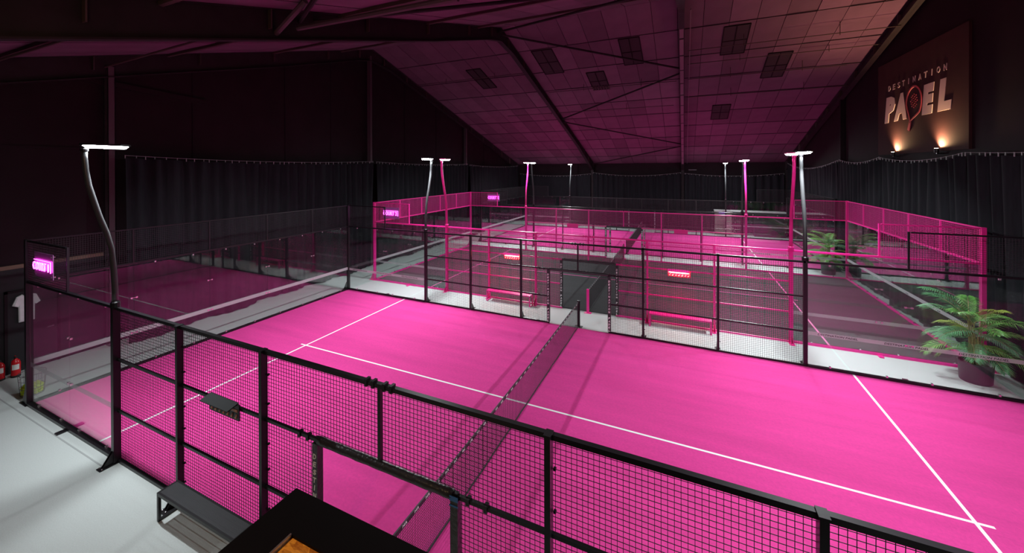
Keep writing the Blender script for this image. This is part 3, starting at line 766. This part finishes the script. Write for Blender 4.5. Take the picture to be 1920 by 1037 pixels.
m.build('racket_dots', M['signred'], t)
for y, lb in ((18.12, 'small warm uplight under the left part of the big wall sign'), (14.99, 'small warm uplight under the right part of the big wall sign')):
    t = thing('uplight', lb, 'spotlight', (XR-.17, y, 5.80))
    MB().lathe([(.05, 0), (.06, .03), (.06, .13), (.055, .14)], XR-.17, y, 5.74, 12).build('housing', M['black'], t)
    MB().lathe([(.045, 0), (.045, .004)], XR-.17, y, 5.881, 12).build('lens', M['warm'], t)
    MB().box(XR-.17, XR-.005, y-.02, y+.02, 5.70, 5.74).build('bracket', M['black'], t)
    l = bpy.data.lights.new('uplight_beam', 'SPOT'); l.energy = SPOT_W; l.color = (1.0, .60, .30); l.spot_size = math.radians(150); l.spot_blend = 1.0; l.shadow_soft_size = .03
    o = bpy.data.objects.new('uplight_beam', l); COL.objects.link(o); o.parent = t; o.location = (0, 0, .10)
    o.rotation_euler = Vector((.06, -.30, 1.0)).to_track_quat('-Z', 'Y').to_euler()

# ------------------------------------------------------------------ potted palms
def palm(x, y, H, seed, label, spread=1.0, pot_h=.48, pot_r=.30, xlim=20.22, ylim=.78):
    rnd = random.Random(seed)
    t = thing('potted_palm', label, 'plant', (x, y, 0))
    MB().lathe([(pot_r*.86, 0), (pot_r*.92, .02), (pot_r, pot_h-.03), (pot_r*1.03, pot_h), (pot_r*.93, pot_h), (pot_r*.9, pot_h-.06)], x, y, 0, 24).build('planter', M['pot'], t, True)
    MB().lathe([(pot_r*.9, 0), (pot_r*.5, .03), (.02, .035)], x, y, pot_h-.07, 16).build('soil', M['soil'], t)
    nf = 26
    for k in range(nf):
        az = k*2.39996 + rnd.uniform(-.3, .3); lvl = k/(nf-1)
        L = (1.0 + .25*rnd.random()) * spread * (.72 + .25*lvl)
        ca_, sa_ = math.cos(az), math.sin(az)
        L = min(L, (xlim-x)/max(ca_, 1e-3) if ca_ > 0 else 9, ylim/max(abs(sa_), 1e-3)); L = max(L, .55)
        bx_, by_ = x+rnd.uniform(-.09, .09), y+rnd.uniform(-.09, .09)
        z0 = pot_h-.05; zc = pot_h + (H-pot_h)*(.12 + .60*lvl) + rnd.uniform(-.06, .06)
        el = math.radians(10 + 52*lvl + rnd.uniform(-8, 8))
        # stem up to the crown point, then the arching rachis
        cx_, cy_ = bx_ + .05*math.cos(az), by_ + .05*math.sin(az)
        st = [(bx_, by_, z0), (bx_*.6+cx_*.4, by_*.6+cy_*.4, z0*.5+zc*.5), (cx_, cy_, zc)]
        pts = []; e = el; p = Vector((cx_, cy_, zc)); N = 13
        for i in range(N):
            pts.append(p.copy()); p = p + Vector((math.cos(az)*math.cos(e), math.sin(az)*math.cos(e), math.sin(e))) * (L/N); e -= (.085 + .02*rnd.random())*(1.2-.3*lvl)
        r = MB().tube(st + [tuple(q) for q in pts[1:]], [.014, .012, .010] + [.008*(1-i/N)+.002 for i in range(1, N)], 5)
        fr = r.build('frond', M['stem'], t)
        lf = MB(); NL = 24
        for i in range(NL):
            f = .10 + .90*i/(NL-1); q = f*(N-1); a = min(int(q), N-2); g = q-a
            c0 = pts[a].lerp(pts[a+1], g); tang = (pts[a+1]-pts[a]).normalized()
            side = tang.cross(Vector((0, 0, 1))).normalized(); upv = side.cross(tang).normalized()
            ll = L*.36*(math.sin(math.pi*min(1, .16+.84*f*.92))**.7)*(1 if f < .9 else .8) + .03
            for sg in (-1, 1):
                dirv = (side*sg*.80 + tang*(.42+.45*f) + upv*(.22-.1*rnd.random())).normalized()
                wv = tang.cross(dirv).normalized().cross(dirv).normalized() * (.0085 + .003*rnd.random())
                mid = c0 + dirv*ll*.5 + Vector((0, 0, .006)); tip = c0 + dirv*ll - Vector((0, 0, ll*(.22+.15*rnd.random())))
                b0 = c0 + dirv*.01
                lf.raw([b0-wv*.45, b0+wv*.45, mid+wv, mid-wv, mid+Vector((0, 0, .007)), tip], [(0, 1, 2, 4), (0, 4, 3), (4, 2, 5), (3, 4, 5)])
        mt = M['leafc'] if rnd.random() < .16 else (M['leafa'] if rnd.random() < .65 else M['leafb'])
        lf.build('leaflets', mt, fr)
    for k in range(4):
        a = k*1.7+seed; MB().tube([(x+.07*math.cos(a), y+.07*math.sin(a), pot_h-.06), (x+.05*math.cos(a), y+.05*math.sin(a), pot_h+.35), (x+.06*math.cos(a+.3), y+.06*math.sin(a+.3), pot_h+(H-pot_h)*.45)], [.022, .019, .012], 7).build('cane', M['stem'], t)
    return t
palm(19.52, 10.90, 2.05, 3, 'large potted palm in a dark planter, nearer one, behind the front court glass', 1.06)
palm(19.52, 22.58, 1.95, 8, 'potted palm in a dark planter, farther one, between middle and far courts', 1.08, .52, .30)

# ------------------------------------------------------------------ corner by the left wall
def extinguisher(x, y, h, label):
    t = thing('fire_extinguisher', label, 'fire extinguisher', (x, y, 0))
    MB().lathe([(.085, 0), (.092, .02), (.092, h-.12), (.07, h-.05), (.03, h-.02), (.028, h)], x, y, 0, 18).build('cylinder', M['red'], t, True)
    MB().lathe([(.094, 0), (.094, .05)], x, y, 0, 18).build('base_ring', M['rubber'], t)
    MB().lathe([(.03, 0), (.03, .04), (.018, .05)], x, y, h, 10).build('valve', M['rubber'], t)
    MB().bar((x-.03, y, h+.055), (x+.09, y-.03, h+.085), .022, .012).build('lever', M['red'], t)
    MB().bar((x-.03, y, h+.03), (x+.09, y-.03, h+.04), .022, .012).build('handle', M['rubber'], t)
    MB().tube([(x, y-.03, h+.02), (x+.05, y-.10, h-.02), (x+.06, y-.115, h-.2), (x+.05, y-.105, .12)], .012, 6).build('hose', M['rubber'], t)
    m = MB(); vs = []; fs = []
    for i in range(7):
        a = -.75 + i*.25 - .3
        for z in (h*.42, h*.70): vs.append((x+.0935*math.cos(a), y+.0935*math.sin(a), z))
    for i in range(6): fs.append((2*i, 2*i+2, 2*i+3, 2*i+1))
    m.raw(vs, fs).build('sticker', M['label'], t)
extinguisher(-2.17, .10, .46, 'red fire extinguisher by the left wall, to the left of the charcoal door')
extinguisher(-2.10, .36, .47, 'red fire extinguisher standing right in front of the charcoal door')

t = thing('t_shirt', 'white short-sleeved t-shirt hanging on the charcoal door', 't-shirt', (XL+.13, .63, 2.05))
hw = [(-.085, .70), (-.20, .655), (-.285, .45), (-.20, .405), (-.165, .47), (-.16, .0), (.16, .0), (.165, .47), (.20, .405), (.285, .45), (.20, .655), (.085, .70), (.04, .655), (-.04, .655)]
m = MB()
k = len(hw); cx_, cz_ = 0, .38
def sh(u, v, dep): return (XL+.10+dep, .63+u*.93, 1.30+v*1.02)
front = [sh(u, v, .035) for u, v in hw]; fin = [sh(u*.86, cz_+(v-cz_)*.9, .065 + .008*math.sin(9*u)) for u, v in hw]; back = [sh(u, v, .0) for u, v in hw]
m.raw(front + fin + back, [(i, (i+1) % k, k+(i+1) % k, k+i) for i in range(k)] + [tuple(range(k, 2*k))] + [((i+1) % k, i, 2*k+i, 2*k+(i+1) % k) for i in range(k)] + [tuple(range(3*k-1, 2*k-1, -1))])
m.build('fabric', M['shirt'], t)
MB().box(XL+.166, XL+.172, .66, .72, 1.85, 1.875).build('chest_mark', M['rubber'], t)
MB().tube([(XL+.12, .47, 1.965), (XL+.12, .63, 2.03), (XL+.12, .79, 1.965)], .008, 6).build('hanger', M['rubber'], t)
MB().tube([(XL+.12, .63, 2.03), (XL+.12, .63, 2.06), (XL+.10, .65, 2.08), (XL+.06, .64, 2.07)], .004, 6).build('hook', M['chrome'], t)

bxc, byc = -.60, .22
t = thing('ball_basket', 'round wire ball basket standing on the floor beside the corner post', 'basket', (bxc, byc, 0))
m = MB()
for z, r in ((.012, .20), (.18, .215), (.36, .23), (.50, .24)):
    pts = [(bxc+r*math.cos(a*math.pi/12), byc+r*math.sin(a*math.pi/12), z) for a in range(25)]
    m.tube(pts, .005 if z < .5 else .007, 5, False)
m.build('ring', M['chrome'], t)
m = MB()
for k in range(16):
    a = k*math.pi/8; m.bar((bxc+.20*math.cos(a), byc+.20*math.sin(a), .012), (bxc+.24*math.cos(a), byc+.24*math.sin(a), .50), .005)
for k in range(-3, 4): m.bar((bxc-.19, byc+k*.05, .01), (bxc+.19, byc+k*.05, .01), .004); 
m.build('upright', M['chrome'], t)
import bmesh
bm = bmesh.new(); bmesh.ops.create_icosphere(bm, subdivisions=2, radius=.033); bme = bpy.data.meshes.new('tennis_ball'); bm.to_mesh(bme); bm.free()
bme.polygons.foreach_set('use_smooth', [True]*len(bme.polygons)); bme.materials.append(M['ball'])
k = 0
for lay, (rings, z) in enumerate((([(.16, 14), (.092, 8), (.025, 2)], .047), ([(.165, 14), (.095, 8), (.027, 2)], .106), ([(.168, 14), (.098, 8), (.03, 2)], .165), ([(.12, 9), (.05, 4)], .222))):
    for r, n in rings:
        for i in range(n):
            a = 2*math.pi*i/n + lay*.35 + r*9
            o = bpy.data.objects.new('tennis_ball', bme); COL.objects.link(o)
            o.location = (bxc+r*math.cos(a), byc+r*math.sin(a), z+random.uniform(-.003, .003))
            tag(o, 'yellow-green tennis ball heaped in the wire basket', 'ball', 'tennis balls in the wire basket'); k += 1

# ------------------------------------------------------------------ black parapet with chipboard inset, near the camera
lx, ly, lz = 11.22, -2.21, 3.50
t = thing('viewing_booth', 'black flat-topped booth with an orange chipboard inset, close to the front fence', 'booth', (12.9, -2.9, 0))
x1, y1, w = 14.6, -3.55, .215
m = MB()
m.box(lx, x1, ly-w, ly, lz-.06, lz).box(lx, lx+w, y1, ly-w, lz-.06, lz).box(x1-w, x1, y1, ly-w, lz-.06, lz).box(lx+w, x1-w, y1, y1+w, lz-.06, lz)
m.build('rim', M['ledge'], t)
MB().box(lx+w, x1-w, y1+w, ly-w, lz-.08, lz-.014).build('chipboard_inset', M['osb'], t)
MB().box(lx+w, lx+w+.008, y1+w, ly-w, lz-.014, lz+.004).build('metal_bead', M['alu'], t)
m = MB(); i_ = .03
m.box(lx+i_, x1-i_, ly-i_-.05, ly-i_, 0, lz-.06).box(lx+i_, lx+i_+.05, y1+i_, ly-i_-.05, 0, lz-.06).box(x1-i_-.05, x1-i_, y1+i_, ly-i_-.05, 0, lz-.06).box(lx+i_, x1-i_, y1+i_, y1+i_+.05, 0, lz-.06)
m.build('booth_wall', M['ledge'], t)

# warm pendant above the deck (outside the frame): lights the chipboard and the floor by the bench
t = thing('pendant_lamp', 'warm pendant lamp hanging beside the booth', 'lamp', (10.5, -4.3, 5.8))
MB().tube([(10.5, -4.3, 6.05), (10.5, -4.3, rz(-4.3))], .006, 5).build('cord', M['rubber'], t)
MB().lathe([(.20, 0), (.12, .16), (.03, .24), (.02, .26)], 10.5, -4.3, 5.80, 20).build('lamp_shade', M['black'], t)
pl = bpy.data.lights.new('pendant_bulb', 'POINT'); pl.energy = PEND_W; pl.color = (1.0, .66, .36); pl.shadow_soft_size = .06
o = bpy.data.objects.new('pendant_bulb', pl); COL.objects.link(o); o.parent = t; o.location = (0, 0, -.08)

# ------------------------------------------------------------------ cabinet behind the far court
t = thing('reception_cabinet', 'tall grey-brown cabinet with a pale top behind the far court', 'cabinet', (15.9, 35.0, 0))
MB().box(15.35, 16.5, 34.7, 35.3, 0, 1.85).build('cabinet_body', M['tan'], t)
MB().box(15.30, 20.0, 34.65, 35.35, 1.85, 1.95).build('cabinet_top', M['cabtop'], t)
MB().box(18.0, 19.95, 34.7, 35.3, 0, 1.85).build('cabinet_body', M['walldk'], t)
MB().box(15.6, 16.05, 34.67, 34.70, 1.70, 1.78).build('light_bar', M['violet'], t)
